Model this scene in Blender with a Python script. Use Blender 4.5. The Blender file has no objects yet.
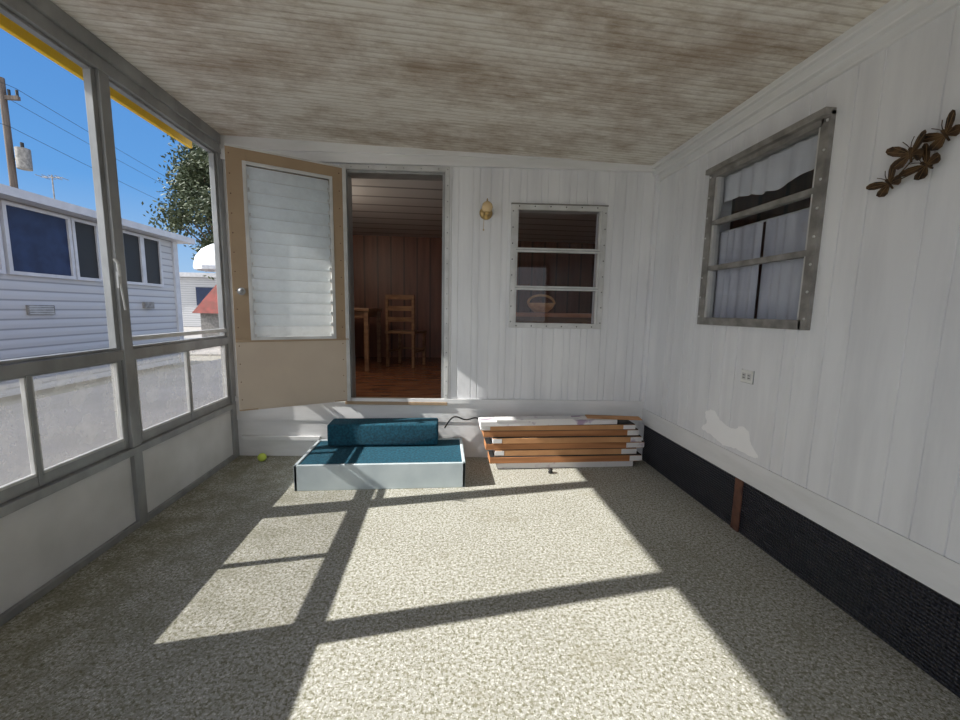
import bpy, math, random
from mathutils import Vector, Matrix
random.seed(4)
sc=bpy.context.scene
try:
    sc.view_settings.view_transform='Standard'
except Exception: pass
sc.view_settings.exposure=0.0

# ---------------------------------------------------------------- camera
f=396.0
def ray(px,py): return Vector(((px-480)/f,-(py-360)/f,-1))
yv=ray(443,310).normalized(); zv=-(ray(421,3500)).normalized()
zv=(zv-yv*zv.dot(yv)).normalized(); xv=yv.cross(zv)
R=Matrix((xv,yv,zv))
cd=bpy.data.cameras.new('camera'); cam=bpy.data.objects.new('camera',cd); sc.collection.objects.link(cam)
M=R.to_4x4(); M.translation=Vector((0,0,1.2)); cam.matrix_world=M
cd.sensor_width=36; cd.lens=f/960*36; cd.clip_start=.02; cd.clip_end=300
sc.camera=cam

# ---------------------------------------------------------------- materials
def newmat(name):
    m=bpy.data.materials.new(name); m.use_nodes=True
    nt=m.node_tree; b=nt.nodes['Principled BSDF']; return m,nt,b
def col(c): return (c[0],c[1],c[2],1)
def plain(name,c,rough=.5,metal=0,c2=None,scale=6,stretch=(1,1,1),bump=0,bscale=None,detail=4,lo=.35,hi=.65):
    m,nt,b=newmat(name)
    b.inputs['Base Color'].default_value=col(c); b.inputs['Roughness'].default_value=rough; b.inputs['Metallic'].default_value=metal
    tc=nt.nodes.new('ShaderNodeTexCoord'); mp=nt.nodes.new('ShaderNodeMapping')
    mp.inputs['Scale'].default_value=stretch; nt.links.new(tc.outputs['Object'],mp.inputs[0])
    if c2 is None: c2=tuple(x*.85 for x in c)
    n=nt.nodes.new('ShaderNodeTexNoise'); n.inputs['Scale'].default_value=scale; n.inputs['Detail'].default_value=detail
    nt.links.new(mp.outputs[0],n.inputs['Vector'])
    r=nt.nodes.new('ShaderNodeValToRGB'); r.color_ramp.elements[0].position=lo; r.color_ramp.elements[1].position=hi
    r.color_ramp.elements[0].color=col(c2); r.color_ramp.elements[1].color=col(c)
    nt.links.new(n.outputs['Fac'],r.inputs[0]); nt.links.new(r.outputs[0],b.inputs['Base Color'])
    if bump:
        n2=nt.nodes.new('ShaderNodeTexNoise'); n2.inputs['Scale'].default_value=bscale or scale*4
        nt.links.new(mp.outputs[0],n2.inputs['Vector'])
        bp=nt.nodes.new('ShaderNodeBump'); bp.inputs['Strength'].default_value=bump; bp.inputs['Distance'].default_value=.01
        nt.links.new(n2.outputs['Fac'],bp.inputs['Height']); nt.links.new(bp.outputs[0],b.inputs['Normal'])
    return m
def ramp(nt,src,p0,c0,p1,c1,interp='LINEAR'):
    r=nt.nodes.new('ShaderNodeValToRGB'); r.color_ramp.interpolation=interp
    e=r.color_ramp.elements; e[0].position=p0; e[1].position=p1; e[0].color=col(c0); e[1].color=col(c1)
    nt.links.new(src,r.inputs[0]); return r.outputs[0]
def noise(nt,vec,scale,detail=4,rough=.5):
    n=nt.nodes.new('ShaderNodeTexNoise'); n.inputs['Scale'].default_value=scale; n.inputs['Detail'].default_value=detail
    n.inputs['Roughness'].default_value=rough
    nt.links.new(vec,n.inputs['Vector']); return n.outputs['Fac']
def mapped(nt,scale=(1,1,1)):
    tc=nt.nodes.new('ShaderNodeTexCoord'); mp=nt.nodes.new('ShaderNodeMapping')
    mp.inputs['Scale'].default_value=scale; nt.links.new(tc.outputs['Object'],mp.inputs[0]); return mp.outputs[0]
def mix(nt,fac,a,b,mode='MIX'):
    m=nt.nodes.new('ShaderNodeMix'); m.data_type='RGBA'; m.blend_type=mode
    if isinstance(fac,(int,float)): m.inputs[0].default_value=fac
    else: nt.links.new(fac,m.inputs[0])
    for s,i in ((a,6),(b,7)):
        if isinstance(s,tuple): m.inputs[i].default_value=col(s)
        else: nt.links.new(s,m.inputs[i])
    return m.outputs[2]
def wave(nt,vec,scale,direction,dist=0):
    w=nt.nodes.new('ShaderNodeTexWave'); w.wave_type='BANDS'; w.bands_direction=direction
    w.inputs['Scale'].default_value=scale; w.inputs['Distortion'].default_value=dist
    nt.links.new(vec,w.inputs['Vector']); return w.outputs['Fac']
def bump(nt,b,h,strength=.3,dist=.005):
    bp=nt.nodes.new('ShaderNodeBump'); bp.inputs['Strength'].default_value=strength; bp.inputs['Distance'].default_value=dist
    nt.links.new(h,bp.inputs['Height']); nt.links.new(bp.outputs[0],b.inputs['Normal'])
W=(1,1,1)
# floor : speckled exposed aggregate
m_floor,nt,b=newmat('speckled_floor')
v=mapped(nt)
base=ramp(nt,noise(nt,v,2.2,5),.3,(.355,.345,.305),.7,(.435,.425,.38))
s1=ramp(nt,noise(nt,v,80,4,.75),.50,(0,0,0),.56,W)
s2=ramp(nt,noise(nt,v,105,3,.65),.54,(0,0,0),.60,W)
c=mix(nt,s2,base,(.66,.65,.60)); c=mix(nt,s1,c,(.215,.205,.14))
s3=ramp(nt,noise(nt,mapped(nt,(1.1,1.1,1.1)),60,3,.6),.60,(0,0,0),.64,W)
c=mix(nt,s3,c,(.15,.145,.09))
grime=ramp(nt,noise(nt,v,2.6,7,.7),.55,(0,0,0),.70,(.5,.5,.5))
c=mix(nt,grime,c,(.22,.20,.13))
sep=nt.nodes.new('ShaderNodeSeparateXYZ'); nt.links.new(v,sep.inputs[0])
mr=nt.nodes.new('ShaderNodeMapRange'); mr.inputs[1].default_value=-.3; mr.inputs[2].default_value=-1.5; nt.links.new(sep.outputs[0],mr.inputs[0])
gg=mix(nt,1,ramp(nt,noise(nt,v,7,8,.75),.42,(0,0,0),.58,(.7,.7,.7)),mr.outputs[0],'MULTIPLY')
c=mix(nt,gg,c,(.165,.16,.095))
nt.links.new(c,b.inputs['Base Color']); b.inputs['Roughness'].default_value=.75
bump(nt,b,noise(nt,v,80,4,.75),.15,.003)
# ceiling : bead board with dirt
m_ceil,nt,b=newmat('stained_bead_board')
v=mapped(nt)
st=ramp(nt,noise(nt,mapped(nt,(.9,1.5,1)),1.7,9,.75),.38,(.47,.39,.315),.56,(.80,.77,.715))
st2=ramp(nt,noise(nt,mapped(nt,(1.2,4,1)),3.2,6,.75),.36,(.72,.66,.585),.52,W)
fine=ramp(nt,noise(nt,mapped(nt,(1.2,26,1)),4,5,.75),.3,(.80,.755,.69),.58,W)
c=mix(nt,.75,st,st2,'MULTIPLY'); c=mix(nt,.7,c,fine,'MULTIPLY')
g=ramp(nt,wave(nt,v,8,'Y'),.0,(.60,.55,.49),.2,W)
c=mix(nt,.55,c,g,'MULTIPLY')
nt.links.new(c,b.inputs['Base Color']); b.inputs['Roughness'].default_value=.7
bump(nt,b,wave(nt,v,8,'Y'),.3,.004)
# white painted panelling
def paint(name,c,c2,sx):
    m,nt,b=newmat(name)
    d=ramp(nt,noise(nt,mapped(nt,sx),3,6,.6),.32,c2,.6,c)
    d2=ramp(nt,noise(nt,mapped(nt),1.3,3),.3,(.92,.92,.93),.65,W)
    nt.links.new(mix(nt,1,d,d2,'MULTIPLY'),b.inputs['Base Color']); b.inputs['Roughness'].default_value=.38
    bump(nt,b,noise(nt,mapped(nt,sx),30,3),.08,.004); return m
m_white=paint('white_paint_panelling',(.80,.805,.815),(.70,.705,.72),(3,3,.35))
m_whiteB=paint('white_paint_board',(.80,.80,.80),(.70,.70,.69),(.6,.6,3))
m_patch=plain('white_patch',(.95,.95,.95),.35,c2=(.92,.92,.92))
m_knee=plain('knee_wall_paint',(.72,.72,.72),.5,c2=(.58,.58,.57),scale=3)
m_alu=plain('aluminium_grey',(.36,.365,.365),.4,.35,c2=(.26,.265,.265),scale=8,stretch=(1,1,.5))
m_aluL=plain('aluminium_light',(.62,.62,.61),.4,.2,c2=(.50,.50,.49),scale=8)
m_frame=plain('weathered_frame',(.30,.285,.265),.6,.1,c2=(.17,.16,.15),scale=14)
m_tan=plain('tan_door_paint',(.38,.275,.17),.5,c2=(.32,.225,.14),scale=3)
m_tan2=plain('tan_door_panel',(.55,.46,.36),.5,c2=(.50,.41,.32),scale=3)
m_teal=plain('teal_carpet',(.009,.10,.155),.95,c2=(.005,.05,.08),scale=60,bump=.8,bscale=200)
m_step=plain('pale_step_paint',(.56,.63,.65),.5,c2=(.46,.53,.56),scale=5)
m_card=plain('brown_cardboard',(.47,.21,.085),.75,c2=(.33,.14,.055),scale=5,stretch=(.4,3,8))
m_card2=plain('light_cardboard',(.58,.31,.14),.75,c2=(.46,.23,.10),scale=5)
m_label=plain('white_label',(.74,.72,.71),.5,c2=(.52,.42,.48),scale=18,lo=.25,hi=.42)
m_top=plain('printed_carton',(.72,.70,.70),.45,c2=(.36,.27,.38),scale=7,lo=.38,hi=.46,stretch=(1,3,1))
m_black=plain('black_rubber',(.012,.012,.013),.5)
m_yellow=plain('yellow_fascia',(.95,.62,.02),.5,c2=(.9,.55,.02))
m_rust=plain('rusted_steel',(.17,.075,.045),.85,c2=(.08,.035,.025),scale=20)
m_brass=plain('brass',(.55,.38,.16),.3,.9)
m_bronze=plain('dark_bronze',(.13,.075,.035),.4,.55,c2=(.02,.013,.009),scale=40)
m_vein=plain('bronze_wing_vein',(.25,.15,.07),.45,.5)
m_amber=plain('amber_glass_shade',(.75,.55,.3),.25)
m_ball=plain('tennis_felt',(.62,.75,.12),.9,bump=.4,bscale=200)
m_plastic=plain('white_plastic',(.78,.78,.75),.4)
m_dark=plain('dark_slot',(.02,.02,.02),.6)
m_wood=plain('chair_wood',(.30,.17,.09),.4,c2=(.18,.09,.045),scale=5,stretch=(1,1,6))
m_basket=plain('basket_wood',(.75,.45,.20),.5,c2=(.58,.30,.13),scale=20)
m_counter=plain('counter_top',(.50,.22,.11),.4,c2=(.36,.15,.075),scale=8)
m_cloth=plain('white_curtain',(.84,.84,.86),.9,c2=(.72,.72,.75),scale=5,stretch=(3,3,.5))
# black skirting : ribbed weave
m_skirt,nt,b=newmat('black_skirting')
v=mapped(nt)
h=mix(nt,.5,wave(nt,v,22,'Z'),wave(nt,v,22,'Y'),'ADD')
nt.links.new(ramp(nt,h,.3,(.007,.007,.010),.9,(.040,.040,.055)),b.inputs['Base Color'])
b.inputs['Roughness'].default_value=.38; bump(nt,b,h,.8,.01)
# wood floor / panel inside
m_wfloor,nt,b=newmat('laminate_floor')
v=mapped(nt,(2.2,8,1))
nt.links.new(ramp(nt,noise(nt,v,2,5),.3,(.20,.075,.04),.7,(.36,.16,.08)),b.inputs['Base Color']); b.inputs['Roughness'].default_value=.25
m_wpan,nt,b=newmat('wood_panelling')
c=ramp(nt,noise(nt,mapped(nt,(6,6,.6)),2.5,5),.3,(.14,.048,.026),.7,(.23,.09,.05))
g=ramp(nt,wave(nt,mapped(nt),1.6,'X'),.02,(.4,.4,.4),.07,W)
nt.links.new(mix(nt,1,c,g,'MULTIPLY'),b.inputs['Base Color']); b.inputs['Roughness'].default_value=.4
m_iceil,nt,b=newmat('interior_ceiling')
g=ramp(nt,wave(nt,mapped(nt),1.0,'Y'),.02,(.4,.4,.4),.06,W)
nt.links.new(mix(nt,1,(.62,.62,.62),g,'MULTIPLY'),b.inputs['Base Color'])
# glass types
def glassmat(name,tint,lo,hi):
    m=bpy.data.materials.new(name); m.use_nodes=True; nt=m.node_tree; nt.nodes.clear()
    o=nt.nodes.new('ShaderNodeOutputMaterial'); t=nt.nodes.new('ShaderNodeBsdfTransparent'); t.inputs[0].default_value=col(tint)
    g=nt.nodes.new('ShaderNodeBsdfGlossy'); g.inputs['Roughness'].default_value=.03
    mx=nt.nodes.new('ShaderNodeMixShader'); lw=nt.nodes.new('ShaderNodeLayerWeight'); lw.inputs[0].default_value=.25
    mr=nt.nodes.new('ShaderNodeMapRange'); mr.inputs[3].default_value=lo; mr.inputs[4].default_value=hi; nt.links.new(lw.outputs['Facing'],mr.inputs[0])
    nt.links.new(mr.outputs[0],mx.inputs[0]); nt.links.new(t.outputs[0],mx.inputs[1]); nt.links.new(g.outputs[0],mx.inputs[2]); nt.links.new(mx.outputs[0],o.inputs[0]); return m
m_glass=glassmat('window_glass',(.80,.82,.85),.03,.22)
m_clear=glassmat('clear_pane',(.96,.97,.97),.0,.02)
def frosted(name,c,trans,fac,sc_=4):
    m=bpy.data.materials.new(name); m.use_nodes=True; nt=m.node_tree; nt.nodes.clear()
    o=nt.nodes.new('ShaderNodeOutputMaterial'); t=nt.nodes.new('ShaderNodeBsdfTransparent'); t.inputs[0].default_value=(.95,.95,.95,1)
    d=nt.nodes.new('ShaderNodeBsdfDiffuse'); tl=nt.nodes.new('ShaderNodeBsdfTranslucent')
    d.inputs[0].default_value=col(c); tl.inputs[0].default_value=col(c)
    m1=nt.nodes.new('ShaderNodeMixShader'); m1.inputs[0].default_value=trans
    nt.links.new(d.outputs[0],m1.inputs[1]); nt.links.new(tl.outputs[0],m1.inputs[2])
    m2=nt.nodes.new('ShaderNodeMixShader')
    r=ramp(nt,noise(nt,mapped(nt),sc_,6,.7),.3,(fac*.75,)*3,.7,(min(1,fac*1.25),)*3)
    nt.links.new(r,m2.inputs[0]); nt.links.new(t.outputs[0],m2.inputs[1]); nt.links.new(m1.outputs[0],m2.inputs[2])
    nt.links.new(m2.outputs[0],o.inputs[0]); return m
m_vinyl=frosted('dusty_vinyl_pane',(.55,.54,.50),.35,.36,9)
m_jal=frosted('frosted_jalousie_glass',(.76,.82,.84),.5,.88,3)

# ---------------------------------------------------------------- mesh builder
class MB:
    def __init__(s): s.v=[]; s.f=[]; s.mi=[]; s.m=[]; s.sm=[]
    def mat(s,m):
        if m not in s.m: s.m.append(m)
        return s.m.index(m)
    def add(s,vs,fs,m,smooth=False):
        o=len(s.v); s.v+= [tuple(p) for p in vs]; i=s.mat(m)
        for q in fs: s.f.append([o+k for k in q]); s.mi.append(i); s.sm.append(smooth)
    def box(s,x0,x1,y0,y1,z0,z1,m,T=None):
        vs=[Vector((x,y,z)) for x in (x0,x1) for y in (y0,y1) for z in (z0,z1)]
        if T: vs=[T@p for p in vs]
        s.add(vs,[(0,1,3,2),(4,6,7,5),(0,4,5,1),(2,3,7,6),(0,2,6,4),(1,5,7,3)],m)
    def quad(s,a,b,c,d,m): s.add([a,b,c,d],[(0,1,2,3)],m)
    def cyl(s,p0,p1,r0,m,r1=None,n=12,smooth=True):
        p0=Vector(p0);p1=Vector(p1); r1=r0 if r1 is None else r1
        d=(p1-p0).normalized(); a=d.orthogonal().normalized(); b_=d.cross(a)
        vs=[p0+(a*math.cos(t)+b_*math.sin(t))*r0 for t in [2*math.pi*i/n for i in range(n)]]
        vs+=[p1+(a*math.cos(t)+b_*math.sin(t))*r1 for t in [2*math.pi*i/n for i in range(n)]]
        s.add(vs,[(i,(i+1)%n,n+(i+1)%n,n+i) for i in range(n)],m,smooth)
        s.add(vs,[tuple(range(n))[::-1],tuple(range(n,2*n))],m)
    def tube(s,pts,r,m,n=8):
        for a,b_ in zip(pts[:-1],pts[1:]): s.cyl(a,b_,r,m,n=n)
    def lathe(s,prof,c,axis,m,n=20):
        c=Vector(c);d=Vector(axis).normalized();a=d.orthogonal().normalized();b_=d.cross(a); vs=[]
        for r,h in prof:
            vs+=[c+d*h+(a*math.cos(2*math.pi*i/n)+b_*math.sin(2*math.pi*i/n))*r for i in range(n)]
        fs=[]
        for j in range(len(prof)-1):
            fs+=[(j*n+i,j*n+(i+1)%n,(j+1)*n+(i+1)%n,(j+1)*n+i) for i in range(n)]
        s.add(vs,fs,m,True)
    def ball(s,c,r,m,n=16,sx=(1,1,1)):
        prof=[(max(1e-4,math.sin(math.pi*j/n)),-math.cos(math.pi*j/n)) for j in range(n+1)]
        c=Vector(c); vs=[];k=n+4
        for rr,h in prof: vs+=[c+Vector((rr*math.cos(2*math.pi*i/k)*sx[0],rr*math.sin(2*math.pi*i/k)*sx[1],h*sx[2]))*r for i in range(k)]
        s.add(vs,[(j*k+i,j*k+(i+1)%k,(j+1)*k+(i+1)%k,(j+1)*k+i) for j in range(n) for i in range(k)],m,True)
    def build(s,name,bevel=0,skew=False,seg=2):
        vs=s.v
        if skew: vs=[(x,y-.065*x,z) for x,y,z in vs]
        me=bpy.data.meshes.new(name); me.from_pydata(vs,[],s.f)
        for m in s.m: me.materials.append(m)
        me.polygons.foreach_set('material_index',s.mi); me.polygons.foreach_set('use_smooth',s.sm); me.update()
        o=bpy.data.objects.new(name,me); sc.collection.objects.link(o)
        if bevel:
            md=o.modifiers.new('bevel','BEVEL'); md.width=bevel; md.segments=seg; md.limit_method='ANGLE'; md.angle_limit=math.radians(50)
        return o
def ribbed(mb,u0,u1,v0,v1,holes,P,m,grooves,gw=.007,gd=.005):
    us=[(u0,0),(u1,0)]
    for g in grooves: us+=[(g-gw/2,0),(g-gw/4,gd),(g+gw/4,gd),(g+gw/2,0)]
    for h in holes: us+=[(h[0],0),(h[1],0)]
    us=sorted(set(u for u in us if u0<=u[0]<=u1))
    vs=sorted(set([v0,v1]+[h[2] for h in holes]+[h[3] for h in holes]))
    for (a,da),(b_,db) in zip(us[:-1],us[1:]):
        if b_-a<1e-6: continue
        for c_,d_ in zip(vs[:-1],vs[1:]):
            um=(a+b_)/2;vm=(c_+d_)/2
            if any(h[0]<um<h[1] and h[2]<vm<h[3] for h in holes): continue
            mb.quad(P(a,c_,da),P(b_,c_,db),P(b_,d_,db),P(a,d_,da),m)

XL,XR,D=-1.65,1.64,3.15
Y0=-2.9
def cz(x): return 2.43-(x+1.65)*(.12/3.29)
# ---------------------------------------------------------------- floor, ceiling
mb=MB(); mb.box(-1.72,1.75,Y0,3.42,-.12,0,m_floor); mb.build('floor')
mb=MB()
def slab(x0,x1,y0,y1,t,m,o=0):
    vs=[Vector((x,y,cz(x)+o+z)) for x in (x0,x1) for y in (y0,y1) for z in (0,t)]
    mb.add(vs,[(0,1,3,2),(4,6,7,5),(0,4,5,1),(2,3,7,6),(0,2,6,4),(1,5,7,3)],m)
slab(-1.86,1.80,Y0-.1,3.32,.07,m_ceil); mb.build('ceiling')
mb=MB(); mb.box(-1.885,-1.86,Y0-.1,3.3,2.355,2.50,m_yellow); mb.build('roof_fascia',.004)

# ---------------------------------------------------------------- back wall
door=(-.74,.01,.46,2.23); win=(.545,1.225,1.10,1.985)
mb=MB()
g=[];u=-1.70
pat=[.085,.05,.085,.05,.11,.05,.085];i=0
while u<1.75: g.append(u); u+=pat[i%7]; i+=1
Pb=lambda u,v,d:(u,D+d,v)
ribbed(mb,-1.72,1.76,.48,2.50,[door,win],Pb,m_white,g,.008,.0045)
for a in [(-1.72,-.74,0,2.5),(.01,.545,0,2.5),(1.225,1.76,0,2.5),(-.74,.01,0,.46),(-.74,.01,2.23,2.5),(.545,1.225,0,1.10),(.545,1.225,1.985,2.5)]:
    mb.box(a[0],a[1],D+.008,D+.13,a[2],a[3],m_white)
# lower flat boards
mb.box(-1.72,1.76,D-.012,D+.01,.30,.478,m_whiteB)
mb.box(-1.72,1.76,D-.004,D+.01,0,.298,m_whiteB)
mb.box(-1.72,1.76,D-.022,D+.0,.455,.49,m_whiteB)
mb.box(-1.60,-.98,D-.03,D,.14,.17,m_whiteB)
mb.build('wall_back',0,True)
mb=MB(); mb.box(-1.66,1.66,D-.03,D,2.27,2.50,m_whiteB); mb.box(-1.66,1.66,D-.045,D,2.335,2.5,m_whiteB)
mb.build('trim_1',.004,True)
mb=MB(); mb.box(XR-.03,XR+.0,D-.03,D+.1,.49,2.4,m_white); mb.build('trim_2',.004,True)

# door frame
mb=MB()
x0,x1,z0,z1=door
for a in [(x0-.035,x0,z0-.02,z1+.035),(x1,x1+.035,z0-.02,z1+.035),(x0,x1,z1,z1+.035)]:
    mb.box(a[0],a[1],D-.014,D+.02,a[2],a[3],m_aluL)
mb.box(x0,x0+.02,D,D+.14,z0,z1,m_alu); mb.box(x1-.02,x1,D,D+.14,z0,z1,m_alu); mb.box(x0,x1,D,D+.14,z1-.02,z1,m_alu)
mb.box(x0-.03,x1+.03,D-.03,D+.14,z0-.02,z0+.005,m_tan)
for k in range(16):
    z=z0+.06+k*.115
    for x in (x0-.018,x1+.018): mb.ball((x,D-.014,z),.005,m_alu,6)
for k in range(6): mb.ball((x0+.05+k*.13,D-.014,z1+.018),.005,m_alu,6)
mb.build('door_frame',.002,True)

# open door leaf
hinge=Vector((-.735,3.17,0)); end=Vector((-1.41,2.845,0)); du=(end-hinge); LW=du.length; du.normalize()
nrm=Vector((0,0,1)).cross(du); 
if nrm.y>0: nrm=-nrm   # towards the porch
T=Matrix(((du.x,nrm.x,0,hinge.x),(du.y,nrm.y,0,hinge.y),(0,0,1,0),(0,0,0,1)))
mb=MB(); zb,zt=.475,2.225; gz0,gz1=.99,2.125; gu0,gu1=.115,.635
for a in [(0,gu0,zb,zt),(gu1,LW,zb,zt),(gu0,gu1,gz1,zt)]: mb.box(a[0],a[1],-.018,.018,a[2],a[3],m_tan,T)
mb.box(gu0,gu1,-.018,.016,zb,gz0,m_tan2,T)
mb.box(0.0,LW,.016,.021,zb+.01,gz0-.03,m_tan2,T)
mb.box(-.004,.022,.0,.026,zb,zt,m_aluL,T); mb.box(0,LW,-.02,.022,zt-.004,zt+.008,m_aluL,T)
mb.box(0,LW,.018,.026,gz0-.035,gz0-.02,m_tan,T)
fr=.022
for a in [(gu0-fr,gu0,gz0-fr,gz1+fr),(gu1,gu1+fr,gz0-fr,gz1+fr),(gu0,gu1,gz0-fr,gz0),(gu0,gu1,gz1,gz1+fr)]: mb.box(a[0],a[1],.0,.027,a[2],a[3],m_aluL,T)
N=14; hh=(gz1-gz0)/N
for k in range(N):
    za=gz0+k*hh
    # each louvre leans out at its foot and overlaps the one below
    vs=[T@Vector(p) for p in [(gu0,.022,za-.006),(gu1,.022,za-.006),(gu1,-.012,za+hh+.006),(gu0,-.012,za+hh+.006)]]
    mb.quad(*vs,m_jal)
    mb.box(gu0,gu1,.020,.023,za-.0075,za-.005,m_aluL,T)
    for uu in (gu0+.004,gu1-.014): mb.box(uu,uu+.010,-.01,.024,za+.0,za+.02,m_aluL,T)
mb.cyl(T@Vector((.70,.018,1.30)),T@Vector((.70,.03,1.30)),.026,m_alu); mb.cyl(T@Vector((.70,.03,1.30)),T@Vector((.70,.06,1.30)),.010,m_alu)
mb.ball(T@Vector((.70,.066,1.30)),.018,m_alu)
for k in range(14):
    z=zb+.08+k*.125
    mb.ball(T@Vector((.045,.02,z)),.004,m_rust,6); mb.ball(T@Vector((LW-.02,.02,z)),.004,m_rust,6)
mb.build('door_1',.0015)

# back window
mb=MB(); a0,a1,b0,b1=win
fo=.028
for a in [(a0-fo,a0+.012,b0-fo,b1+fo),(a1-.012,a1+fo,b0-fo,b1+fo),(a0,a1,b0-fo,b0+.012),(a0,a1,b1-.012,b1+fo)]:
    mb.box(a[0],a[1],D-.016,D+.06,a[2],a[3],m_aluL)
mb.box(a0-fo-.004,a1+fo+.004,D-.022,D+.0,b1+fo-.004,b1+fo+.006,m_frame)
for zm in (1.385,1.675):
    mb.box(a0,a1,D-.006,D+.03,zm-.016,zm+.016,m_aluL); mb.box(a0,a1,D-.01,D+.0,zm-.003,zm+.003,m_alu)
for x in (a0+.012,a1-.028): mb.box(x,x+.016,D-.004,D+.03,b0,b1,m_aluL)
mb.quad((a0,D+.012,b0),(a1,D+.012,b0),(a1,D+.012,b1),(a0,D+.012,b1),m_glass)
for k in range(8):
    z=b0+.02+k*.12
    for x in (a0-.015,a1+.015): mb.ball((x,D-.016,z),.005,m_dark,6)
for k in range(6):
    for z in (b0-.012,b1+.012): mb.ball((a0+.03+k*.12,D-.016,z),.005,m_dark,6)
mb.build('window_1',.002,True)

# ---------------------------------------------------------------- right wall
rw=(1.665,2.375,1.17,2.035)
mb=MB(); g=[];u=Y0+.04;pat=[.10,.20,.10,.135,.07,.30,.10];i=0
while u<3.2: g.append(u); u+=pat[i%7]; i+=1
Pr=lambda u,v,d:(XR+d,u,v)
ribbed(mb,Y0,3.12,.42,2.4,[rw],Pr,m_white,g,.008,.004)
for a in [(Y0,rw[0],.3,2.4),(rw[1],3.12,.3,2.4),(rw[0],rw[1],.3,rw[2]),(rw[0],rw[1],rw[3],2.4)]:
    mb.box(XR+.008,XR+.12,a[0],a[1],a[2],a[3],m_white)
mb.box(XR-.006,XR+.01,Y0,3.06,.305,.43,m_whiteB)
mb.build('wall_right')
# irregular whiter patch on the panelling
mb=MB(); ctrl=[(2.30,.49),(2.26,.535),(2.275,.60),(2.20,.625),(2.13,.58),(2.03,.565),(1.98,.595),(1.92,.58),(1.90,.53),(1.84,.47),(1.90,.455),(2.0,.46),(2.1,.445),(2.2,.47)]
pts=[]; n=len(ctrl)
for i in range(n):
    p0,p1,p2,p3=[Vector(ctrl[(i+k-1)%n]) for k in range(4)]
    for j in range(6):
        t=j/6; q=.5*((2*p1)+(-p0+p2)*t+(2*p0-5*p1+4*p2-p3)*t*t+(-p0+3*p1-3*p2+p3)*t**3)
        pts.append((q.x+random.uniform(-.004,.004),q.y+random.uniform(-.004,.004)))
mb.add([(XR-.0015,y,z) for y,z in pts],[tuple(range(len(pts)))],m_patch); mb.build('wall_patch')
mb=MB(); mb.box(XR+.012,XR+.03,Y0,3.02,0,.303,m_skirt); mb.build('baseboard_right')
mb=MB(); mb.box(XR+.002,XR+.012,1.93,1.985,.0,.30,m_rust); mb.build('rusted_strip',.002)
mb=MB()
mb.box(XR-.02,XR+.01,Y0,3.08,2.20,2.40,m_whiteB); mb.box(XR-.05,XR+.0,Y0,3.06,2.245,2.40,m_whiteB); mb.box(XR-.075,XR,Y0,3.06,2.285,2.40,m_whiteB)
mb.build('trim_3',.006)
# right window
mb=MB(); y0,y1,z0,z1=rw
for a in [(y0-.03,y0+.015,z0-.03,z1+.03),(y1-.015,y1+.03,z0-.03,z1+.03),(y0,y1,z0-.03,z0+.015),(y0,y1,z1-.015,z1+.03)]:
    mb.box(XR-.022,XR+.035,a[0],a[1],a[2],a[3],m_frame)
mb.box(XR-.05,XR-.0,y0-.03,y1+.03,z1+.01,z1+.04,m_frame)
for a in [(y0+.015,y0+.035,z0,z1),(y1-.035,y1-.015,z0,z1)]: mb.box(XR-.01,XR+.03,a[0],a[1],a[2],a[3],m_aluL)
for zm in (1.485,1.755): mb.box(XR-.012,XR+.03,y0+.015,y1-.015,zm-.014,zm+.014,m_frame)
mb.quad((XR+.012,y0,z0),(XR+.012,y0,z1),(XR+.012,y1,z1),(XR+.012,y1,z0),m_glass)
for k in range(8):
    z=z0+.02+k*.12
    for y in (y0-.016,y1+.016): mb.ball((XR-.022,y,z),.006,m_aluL,6)
mb.build('window_2',.002)
m_lace=plain('grey_lace_curtain',(.66,.66,.70),.9,c2=(.50,.50,.56),scale=5,stretch=(3,3,.5))
def curtain(name,ya,yb,zlo,zhi,x,wav,folds,amp,mt):
    mb=MB(); nu=90;nv=10;vs=[]
    for j in range(nv+1):
        for i in range(nu+1):
            t=i/nu; y=ya+(yb-ya)*t; zb_=zlo+wav(t); z=zb_+(zhi-zb_)*j/nv
            vs.append((x+amp*math.sin(t*folds*6.28+math.sin(t*9)*1.3)*(1.1-.5*j/nv),y,z))
    mb.add(vs,[(j*(nu+1)+i,j*(nu+1)+i+1,(j+1)*(nu+1)+i+1,(j+1)*(nu+1)+i) for j in range(nv) for i in range(nu)],mt,True)
    mb.cyl((x,ya-.005,zhi),(x,yb+.005,zhi),.005,m_aluL)
    return mb.build(name)
CX=XR+.052
curtain('window_curtain',1.672,2.368,1.862,2.025,CX,lambda t:.018*math.sin(t*8+1)+.004*math.sin(t*40),6,.010,m_cloth)
curtain('window_curtain',1.672,2.015,1.175,1.70,CX,lambda t:0,5,.010,m_lace)
curtain('window_curtain',2.03,2.368,1.175,1.70,CX,lambda t:0,5,.010,m_lace)
mb=MB()
for a in [(XR+.125,2.6,1.4,1.42),(XR+.125,2.6,2.64,2.66)]: mb.box(a[0],a[1],a[2],a[3],0,2.3,m_wpan)
mb.box(2.6,2.62,1.4,2.66,0,2.3,m_wpan); mb.box(XR+.125,2.62,1.4,2.66,0,.02,m_wpan); mb.box(XR+.125,2.62,1.4,2.66,2.3,2.32,m_wpan)
mb.build('closet_room')

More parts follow.
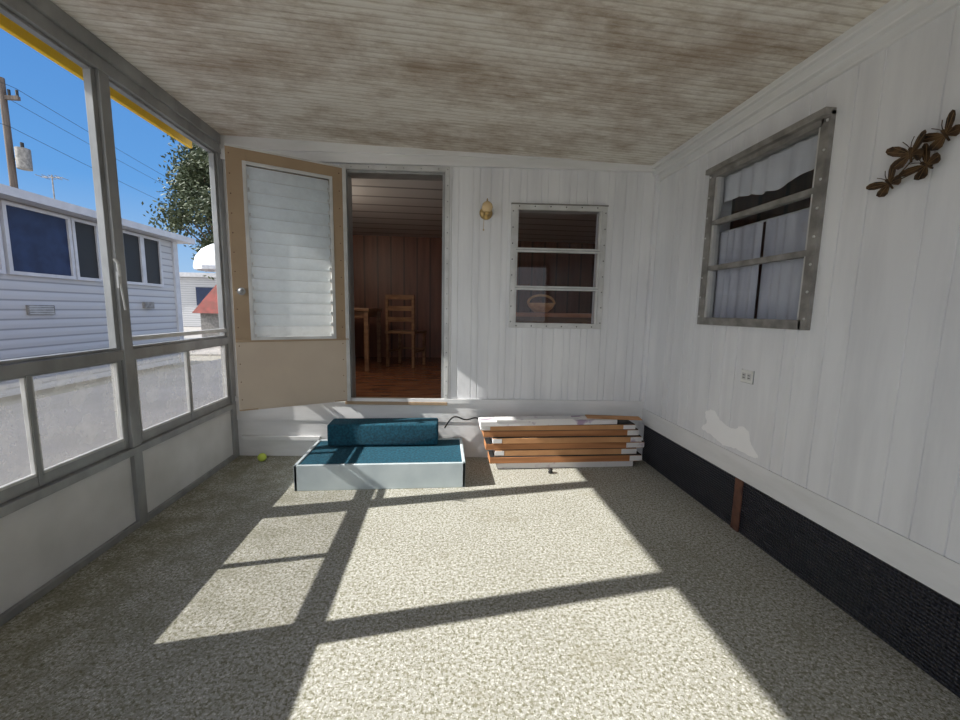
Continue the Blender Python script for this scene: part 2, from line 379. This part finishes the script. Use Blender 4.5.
# outlet
mb=MB(); oy,oz=1.966,.874
mb.box(XR-.008,XR,oy-.040,oy+.040,oz-.033,oz+.033,m_plastic)
for dy in (-.018,.018):
    mb.box(XR-.0095,XR-.006,oy+dy-.014,oy+dy+.014,oz-.018,oz+.018,m_aluL)
    for dz in (-.007,.007): mb.box(XR-.0115,XR-.009,oy+dy-.007,oy+dy+.007,oz+dz-.002,oz+dz+.002,m_dark)
for q in [(oy-.043,oy-.040,oz-.036,oz+.036),(oy+.040,oy+.043,oz-.036,oz+.036),(oy-.043,oy+.043,oz-.036,oz-.033)]: mb.box(XR-.004,XR,q[0],q[1],q[2],q[3],m_alu)
mb.build('electrical_outlet',.001)

# butterflies : fore and hind wings, body, antennae
up=[(0,-.004),(.006,.016),(.020,.042),(.042,.066),(.066,.078),(.086,.076),(.092,.062),(.084,.042),(.066,.022),(.040,.006)]
lo=[(0,0),(.036,.004),(.060,-.004),(.074,-.020),(.068,-.042),(.050,-.058),(.032,-.054),(.018,-.036),(.006,-.016)]
mb=MB()
for (by,bz,ang,scl,lift,off) in [(1.222,1.795,30,.60,.35,.018),(1.305,1.765,10,.66,.35,.03),(1.375,1.690,35,.60,.3,.015),(1.262,1.715,50,.60,.35,.02)]:
    ca,sa=math.cos(math.radians(ang)),math.sin(math.radians(ang))
    def P(a,b_,h):
        a*=scl;b_*=scl;h*=scl
        return (XR-off-h,by-(a*ca-b_*sa),bz+a*sa+b_*ca)
    for s in (1,-1):
        for w_ in (up,lo):
            pts=[(s*a,b_) for a,b_ in w_]
            top=[P(a,b_,abs(a)*lift+.002) for a,b_ in pts]; bot=[P(a,b_,abs(a)*lift-.001) for a,b_ in pts]; n=len(pts)
            mb.add(top+bot,[tuple(range(n)),tuple(range(n,2*n))[::-1]]+[(i,(i+1)%n,n+(i+1)%n,n+i) for i in range(n)],m_bronze)
            for e_ in (3,5,7):
                mb.cyl(P(0,0,.003),P(pts[e_-1][0]*.9,pts[e_-1][1]*.9,abs(pts[e_-1][0])*lift*.9+.003),.0008,m_vein,n=5)
    mb.cyl(P(0,-.045,.004),P(0,.02,.004),.005*scl,m_bronze,.008*scl,8); mb.ball(P(0,.028,.004),.009*scl,m_bronze,8)
    for s in (1,-1): mb.tube([P(0,.03,.003),P(.012*s,.058,.01),P(.026*s,.08,.012)],.0013,m_bronze,6)
    mb.cyl(P(0,0,0),(XR,by,bz),.003,m_bronze)
mb.tube([(XR-.008,1.222,1.795),(XR-.008,1.305,1.765),(XR-.008,1.375,1.69)],.002,m_bronze)
mb.tube([(XR-.008,1.375,1.69),(XR-.008,1.262,1.715)],.002,m_bronze)
mb.build('butterfly_wall_decor')

# wall lamp
mb=MB(); lx,lz=.322,1.94
mb.lathe([(0,0),(.045,0),(.05,.006),(.04,.016),(.018,.022),(.012,.05),(0,.05)],(lx,D,lz),(0,-1,0),m_brass)
mb.tube([(lx,D-.04,lz),(lx,D-.075,lz-.012),(lx,D-.085,lz+.01)],.008,m_brass)
mb.lathe([(.0,0),(.02,.002),(.026,.012),(.02,.022)],(lx,D-.085,lz-.03),(0,0,1),m_brass)
mb.lathe([(.018,0),(.036,.018),(.042,.04),(.034,.064),(.018,.078),(.004,.085),(0,.085)],(lx,D-.085,lz-.015),(0,0,1),m_amber)
mb.lathe([(.006,0),(.005,.012),(.0,.02)],(lx,D-.085,lz+.07),(0,0,1),m_brass)
mb.tube([(lx-.02,D-.06,lz-.02),(lx-.022,D-.06,lz-.13)],.0015,m_brass,6); mb.ball((lx-.022,D-.06,lz-.135),.006,m_brass,8)
mb.build('wall_sconce',0,True)

# ---------------------------------------------------------------- left screened wall
posts=[2.215,1.22,.22,-.78,-1.78,Y0+.03]
mb=MB()
mb.box(XL-.03,XL,Y0,3.26,0,.405,m_knee)
for p in posts: mb.box(XL-.045,XL+.022,p-.03,p+.03,0,2.44,m_alu)
mb.box(XL-.045,XL+.018,3.19,3.255,0,2.44,m_alu)
mb.box(XL-.045,XL+.025,Y0,3.24,2.30,2.455,m_alu); mb.box(XL-.045,XL+.04,Y0,3.2,2.36,2.455,m_alu)
mb.box(XL-.045,XL+.028,Y0,3.2,.405,.445,m_alu)
mb.box(XL-.045,XL+.018,Y0,3.2,.915,.965,m_alu)
mb.build('wall_left',.003)
mb=MB(); mb.box(XL,XL+.02,Y0,3.2,0,.035,m_alu); mb.build('baseboard_left',.003)
edges=[3.19]+posts
for n_,(a,b_) in enumerate(zip(edges[:-1],edges[1:])):
    ya=b_+.03; yb=a-(.03 if n_ else 0); mb=MB()
    def fr_(za,zb_,w0,w1,ws):
        for q in [(ya,ya+ws,za,zb_),(yb-ws,yb,za,zb_),(ya+ws,yb-ws,za,za+w0),(ya+ws,yb-ws,zb_-w1,zb_)]: mb.box(XL-.03,XL+.004,q[0],q[1],q[2],q[3],m_alu)
    fr_(.965,2.30,.014,.014,.024); fr_(.445,.915,.05,.012,.03)
    if n_==0:
        mb.box(XL-.02,XL+.01,ya,yb,1.005,1.03,m_aluL)
    if n_>=2:
        mb.box(XL-.02,XL-.005,ya,yb,.45,.91,m_knee)   # solid kick panel in these bays
    else:
        ym=(ya+yb)/2; mb.box(XL-.012,XL+.008,ym-.010,ym+.010,.45,.91,m_alu)
        for q in [(ya+.03,ym-.01),(ym+.01,yb-.03)]:
            mb.box(XL-.012,XL+.006,q[0],q[0]+.008,.495,.903,m_aluL); mb.box(XL-.012,XL+.006,q[1]-.008,q[1],.495,.903,m_aluL)
            mb.box(XL-.012,XL+.006,q[0],q[1],.495,.508,m_aluL)
            mb.quad((XL-.01,q[0],.495),(XL-.01,q[1],.495),(XL-.01,q[1],.903),(XL-.01,q[0],.903),m_vinyl)
    mb.quad((XL-.015,ya,.97),(XL-.015,yb,.97),(XL-.015,yb,2.3),(XL-.015,ya,2.3),m_clear)
    mb.build('window_%d'%(n_+3),.002)
# crank handle on post
mb=MB(); mb.box(XL+.022,XL+.032,2.175,2.195,1.28,1.36,m_aluL); mb.tube([(XL+.032,2.185,1.34),(XL+.055,2.15,1.40),(XL+.045,2.14,1.42)],.007,m_aluL); mb.cyl((XL+.032,2.185,1.30),(XL+.045,2.185,1.17),.005,m_aluL)
mb.build('window_crank')
# wall behind the camera: knee wall + open screens
mb=MB(); mb.box(XL,1.76,Y0-.05,Y0,0,.6,m_knee)
for x in (-1.6,-.55,.55,1.6): mb.box(x-.04,x+.04,Y0-.06,Y0,0,2.45,m_alu)
mb.box(XL,1.76,Y0-.05,Y0,2.2,2.45,m_alu); mb.build('wall_front')

# ---------------------------------------------------------------- steps
mb=MB(); X0,X1,Ya,Yb=-.965,.16,2.575,3.11
t=.022
mb.box(X0,X1,Ya,Ya+t,0,.175,m_step); mb.box(X0,X0+t,Ya,Yb,0,.175,m_step); mb.box(X1-t,X1,Ya,Yb,0,.175,m_step); mb.box(X0,X1,Yb-t,Yb,0,.175,m_step)
mb.box(X0+t,X1-t,Ya+t,Yb-t,.12,.168,m_teal)
mb.build('porch_step_platform',.004)
mb=MB(); mb.box(-.85,-.03,2.93,3.115,.176,.345,m_teal); o=mb.build('carpeted_step',.018,seg=4)
for p in o.data.polygons: p.use_smooth=True
# ---------------------------------------------------------------- bundle of cartons
mb=MB(); z=0
lay=[(.42,1.50,.052,m_label),(.36,1.56,.052,m_card),(.40,1.52,.050,m_card2),(.33,1.58,.050,m_card),(.38,1.55,.048,m_card2),(.31,1.53,.050,m_card),(.29,1.50,.042,m_card2)]
for i,(a,b_,h,m) in enumerate(lay):
    yf=2.865+random.uniform(-.012,.012)
    mb.box(a,b_,yf,yf+.15,z+.001,z+h-.004,m)
    mb.box(a+.002,b_-.002,yf+.004,yf+.146,z+h-.005,z+h+.002,m_dark)  # dark strip paints in the shadow gap between cartons
    mb.box(b_-.09-random.random()*.06,b_+.001,yf-.0015,yf+.1515,z+.004,z+h-.006,m_label if i%2 else m_top)
    if i%2==0: mb.box(a-.001,a+.07,yf-.0015,yf+.1515,z+.006,z+h-.008,m_label)
    z+=h
z+=.002
Tt=Matrix.Translation((.9,2.93,z))@Matrix.Rotation(math.radians(2),4,'Z')
mb.box(-.62,.45,-.07,.07,0,.035,m_top,Tt); mb.box(-.50,.10,-.073,.02,.036,.05,m_label,Tt)
Tt=Matrix.Translation((1.33,2.93,z+.036))@Matrix.Rotation(math.radians(-9),4,'Z')
mb.box(-.2,.22,-.05,.05,0,.006,m_card2,Tt)
mb.build('carton_bundle',.002)
# cable
mb=MB(); pts=[]
for i in range(25):
    t=i/24; pts.append((.02+.32*t, 3.10-.02*t, .26+.10*math.sin(t*3.1)+.03*math.sin(t*9)))
mb.tube(pts,.006,m_black); mb.build('black_cable')
mb=MB(); mb.ball((-1.40,3.12,.032),.032,m_ball); mb.build('tennis_ball')
mb=MB(); mb.lathe([(0,0),(.014,.001),(.018,.012),(.012,.024),(.018,.03),(0,.034)],(.81,2.78,0),(0,0,1),m_dark); mb.build('rubber_door_stop')

# ---------------------------------------------------------------- interior
FZ=.46
mb=MB(); mb.box(-1.7,2.5,D+.24,6.3,FZ-.06,FZ,m_wfloor); mb.box(-.76,.03,D+.06,D+.34,FZ-.05,FZ+.001,m_wfloor); mb.build('interior_floor')
mb=MB(); mb.box(-1.7,2.5,3.38,6.3,2.28,2.36,m_iceil); mb.build('interior_ceiling')
mb=MB(); mb.box(-1.7,2.5,6.2,6.3,FZ,2.28,m_wpan); mb.build('wall_interior_back')
mb=MB(); mb.box(-1.7,-1.62,3.4,6.2,FZ,2.28,m_wpan); mb.build('wall_interior_left')
mb=MB(); mb.box(2.4,2.5,3.2,6.2,FZ,2.28,m_wpan); mb.build('wall_interior_right')
m_shade=plain('opal_glass',(.8,.78,.72),.3)
LX,LY=-1.3,3.85
mb=MB(); mb.lathe([(.14,0),(.14,-.015),(.12,-.05),(.07,-.075),(0,-.08)],(LX,LY,2.28),(0,0,1),m_shade); mb.build('added_fill_fixture')  # added fixture, out of view, to carry the fill light
pl=bpy.data.lights.new('interior_fill_light','POINT'); pl.energy=9; pl.color=(1,.86,.7); pl.shadow_soft_size=.1  # fill light added to brighten the interior
po=bpy.data.objects.new('interior_fill_light',pl); po.location=(LX,LY,2.03); sc.collection.objects.link(po)
def chair(x,y,ang):
    mb=MB(); T=Matrix.Translation((x,y,FZ))@Matrix.Rotation(math.radians(ang),4,'Z')
    mb.box(-.21,.21,-.2,.2,.43,.46,m_wood,T)
    for a in (-.18,.18):
        mb.box(a-.018,a+.018,-.19,-.155,0,.43,m_wood,T); mb.box(a-.018,a+.018,.16,.195,0,.92,m_wood,T)
        mb.box(a-.01,a+.01,-.16,.17,.18,.21,m_wood,T)
    for z in (.58,.72,.86): mb.box(-.18,.18,.165,.19,z,z+.06,m_wood,T)
    mb.box(-.18,.18,-.18,-.165,.2,.225,m_wood,T)
    mb.build('dining_chair',.004)
chair(-.48,5.3,160)
mb=MB(); mb.box(-1.45,-.85,4.7,5.7,FZ+.71,FZ+.745,m_wood)
for x in (-1.41,-.89):
    for y in (4.75,5.65): mb.box(x-.025,x+.025,y-.025,y+.025,FZ,FZ+.71,m_wood)
mb.box(-1.4,-.9,4.75,5.65,FZ+.63,FZ+.71,m_wood); mb.build('dining_table',.004)
mb=MB(); mb.box(.5,1.9,3.85,4.45,1.15,1.19,m_counter); mb.box(.54,1.86,3.9,4.42,FZ,1.15,m_wood)
for k in range(3): mb.box(.58+k*.43,.97+k*.43,3.885,3.9,.55,1.1,m_wpan)
mb.build('kitchen_counter',.004)
mb=MB(); c=(1.02,4.1,1.19)
mb.lathe([(0,.004),(.07,.004),(.12,.05),(.15,.10),(.145,.10),(.115,.055),(.06,.015),(0,.015)],c,(0,0,1),m_basket)
hp=[(c[0]+.14*math.cos(a),c[1],c[2]+.10+.08*math.sin(a)) for a in [math.pi*i/12 for i in range(13)]]
mb.tube(hp,.013,m_basket); mb.build('wooden_basket')

# ---------------------------------------------------------------- outdoors
m_conc=plain('driveway_concrete',(.42,.39,.36),.9,c2=(.33,.31,.28),scale=1)
m_grass=plain('sandy_ground',(.36,.33,.28),.95,c2=(.26,.25,.18),scale=.6)
mb=MB(); mb.box(-60,60,-50,80,-.3,-.18,m_grass); mb.build('sandy_ground')
mb=MB(); mb.box(-5.6,-1.72,-20,60,-.2,-.13,m_conc); mb.box(-30,-5.6,11.5,60,-.2,-.13,m_conc); mb.build('driveway')
m_sid,nt,b=newmat('lap_siding'); v=mapped(nt)
w=wave(nt,v,2.3,'Z'); nt.links.new(ramp(nt,w,.03,(.28,.28,.29),.14,(.50,.50,.51)),b.inputs['Base Color']); bump(nt,b,w,.3,.02)
m_blue=plain('blue_window_screen',(.018,.035,.095),.6,c2=(.01,.02,.06))
m_roofw=plain('white_roof_metal',(.58,.58,.60),.5)
mb=MB(); NX=-6.0
mb.box(-10,NX,1.0,9.75,-.1,2.6,m_sid)
mb.box(-10.2,NX+.28,.8,10.0,2.6,2.72,m_roofw)
mb.add([(-10.2,.8,2.72),(NX+.28,.8,2.72),(NX+.28,10,2.72),(-10.2,10,2.72),(-8.1,.8,2.95),(-8.1,10,2.95)],[(0,4,5,3),(1,2,5,4),(0,1,4),(2,3,5)],m_roofw)
for a,b_,m in [(1.4,3.0,m_blue),(3.15,4.6,m_blue),(4.75,6.05,m_blue),(6.2,7.1,m_blue),(7.22,7.62,m_dark),(8.2,8.62,m_dark),(8.72,9.15,m_dark)]:
    mb.box(NX,NX+.02,a,b_,1.63,2.52,m)
    for q in [(a-.05,a,1.58,2.56),(b_,b_+.05,1.58,2.56),(a,b_,1.58,1.63),(a,b_,2.52,2.56)]: mb.box(NX,NX+.05,q[0],q[1],q[2],q[3],m_roofw)
mb.box(NX,NX+.04,9.6,9.75,-.1,2.6,m_roofw)
mb.box(NX,NX+.03,6.35,6.75,1.02,1.16,m_frame)
for k in range(5): mb.box(NX+.03,NX+.035,6.37,6.73,1.035+k*.025,1.045+k*.025,m_aluL)
mb.box(NX,NX+.06,8.6,8.85,1.12,1.25,m_frame)
mb.build('neighbor_mobile_home')
mb=MB(); mb.box(-24,-13.5,26,30,-.1,2.9,m_sid); mb.box(-24.3,-13.2,25.7,30.3,2.9,3.15,m_roofw)
for x in (-22,-19.6,-17.2,-15): mb.box(x,x+1.1,25.95,26,1.2,2.3,m_blue)
mb.build('distant_mobile_home')
# utility pole
mb=MB(); px_,py_=-15.3,16.3
m_pole=plain('weathered_pole',(.15,.12,.10),.9,c2=(.09,.07,.06),scale=4,stretch=(4,4,.4))
mb.cyl((px_,py_,-.13),(px_,py_,8.9),.12,m_pole,.09,10); mb.box(px_-.5,px_+.5,py_-.05,py_+.05,8.2,8.33,m_pole)
mb.cyl((px_+.42,py_,5.9),(px_+.42,py_,6.6),.20,m_frame); mb.cyl((px_+.42,py_,6.6),(px_+.42,py_,6.8),.05,m_dark)
mb.box(px_,px_+.42,py_-.03,py_+.03,6.2,6.28,m_dark)
for x in (-.45,-.2,.2,.45): mb.cyl((px_+x,py_,8.33),(px_+x,py_,8.53),.04,m_dark)
mb.build('utility_pole')
mb=MB()
for x,z in ((-.45,8.57),(.45,8.57),(.13,7.3)):
    for yy in (60,-30):
        p=[]
        for i in range(17):
            t=i/16; p.append((px_+x,py_+(yy-py_)*t,z-4.0*t*(1-t)))
        mb.tube(p,.008,m_dark,5)
mb.build('power_lines')
# antenna
mb=MB(); mb.cyl((-8.0,9.3,2.9),(-8.0,9.3,3.8),.012,m_frame); mb.cyl((-8.2,9.3,3.75),(-7.8,9.3,3.75),.01,m_frame)
for k in range(4): mb.cyl((-8.18+k*.12,9.15,3.75),(-8.18+k*.12,9.45,3.75),.007,m_frame,n=6)
mb.build('roof_antenna')
# patio umbrella
mb=MB(); u=(-6.65,13,0); mb.cyl((u[0],u[1],-.13),(u[0],u[1],3.0),.025,m_aluL)
n=10;vs=[];prof=((.02,3.10),(.3,3.02),(.55,2.86),(.72,2.62),(.78,2.35),(.76,2.25))
for r,z in prof: vs+=[(u[0]+r*math.cos(6.283*i/n),u[1]+r*math.sin(6.283*i/n),z) for i in range(n)]
mb.add(vs,[(j*n+i,j*n+(i+1)%n,(j+1)*n+(i+1)%n,(j+1)*n+i) for j in range(len(prof)-1) for i in range(n)],m_cloth)
mb.cyl((u[0],u[1],-.13),(u[0],u[1],-.05),.25,m_conc); mb.build('patio_umbrella')
m_red=plain('red_roof',(.22,.04,.03),.8,c2=(.12,.03,.02))
mb=MB(); mb.box(-8.0,-5.6,14,15.4,-.13,.95,m_frame)
mb.add([(-8.15,13.8,.95),(-5.4,13.8,.95),(-5.4,15.6,.95),(-8.15,15.6,.95),(-7.8,14.7,1.95),(-5.8,14.7,1.95)],[(0,1,5,4),(1,2,5),(2,3,4,5),(3,0,4)],m_red)
mb.box(-7.4,-6.7,13.98,14.0,-.1,.85,m_dark); mb.build('garden_shed')
# tree
m_leaf=plain('leaf_green',(.095,.115,.055),.6,c2=(.04,.055,.025),scale=1.5)
m_bark=plain('bark',(.16,.11,.07),.9)
mb=MB(); tc_=Vector((-11.5,22.5,6.6)); mb.cyl((tc_.x,tc_.y,-.13),(tc_.x,tc_.y,4.5),.28,m_bark,.18)
cl=[]
for i in range(44):
    d=Vector((random.gauss(0,1),random.gauss(0,1),random.gauss(0,1))).normalized()
    q=tc_+Vector((d.x*2.6,d.y*2.2,d.z*3.5))*random.uniform(.45,1); cl.append(q); mb.cyl((tc_.x,tc_.y,3.6),q,.06,m_bark,.02,6)
vs=[];fs=[]
for i in range(28000):
    q=random.choice(cl); d=Vector((random.gauss(0,1),random.gauss(0,1),random.gauss(0,1)))
    p=q+d*.42; a=Vector((random.gauss(0,1),random.gauss(0,1),random.gauss(0,1))).normalized(); b_=a.orthogonal().normalized()
    s=random.uniform(.07,.13); o=len(vs); vs+=[p-a*s,p+b_*s*.45,p+a*s,p-b_*s*.45]; fs.append((o,o+1,o+2,o+3))
mb.add(vs,fs,m_leaf); mb.build('oak_tree')

# ---------------------------------------------------------------- light
ld=bpy.data.lights.new('sun','SUN'); ld.energy=8.8; ld.angle=math.radians(.55); ld.color=(1,.97,.92)
sun=bpy.data.objects.new('sun',ld); sc.collection.objects.link(sun)
sun.rotation_euler=Vector((1,.135,-.81)).to_track_quat('-Z','Y').to_euler()
w=bpy.data.worlds.new('World'); sc.world=w; w.use_nodes=True; nt=w.node_tree
# clear blue sky to the north, unseen white haze added to the south (-y) as fill
tc=nt.nodes.new('ShaderNodeTexCoord'); sp=nt.nodes.new('ShaderNodeSeparateXYZ'); nt.links.new(tc.outputs['Generated'],sp.inputs[0])
blue=nt.nodes.new('ShaderNodeValToRGB'); e=blue.color_ramp.elements
e[0].position=0; e[0].color=(.46,.66,.88,1); e[1].position=.7; e[1].color=(.035,.16,.55,1)
k=e.new(.22); k.color=(.14,.38,.80,1)
nt.links.new(sp.outputs[2],blue.inputs[0])
mr=nt.nodes.new('ShaderNodeMapRange'); mr.inputs[1].default_value=.25; mr.inputs[2].default_value=-.5; mr.interpolation_type='SMOOTHSTEP'; nt.links.new(sp.outputs[1],mr.inputs[0])
mx=mix(nt,mr.outputs[0],blue.outputs[0],(1.5,1.58,1.74))
nt.links.new(mx,nt.nodes['Background'].inputs[0]); nt.nodes['Background'].inputs[1].default_value=1.0
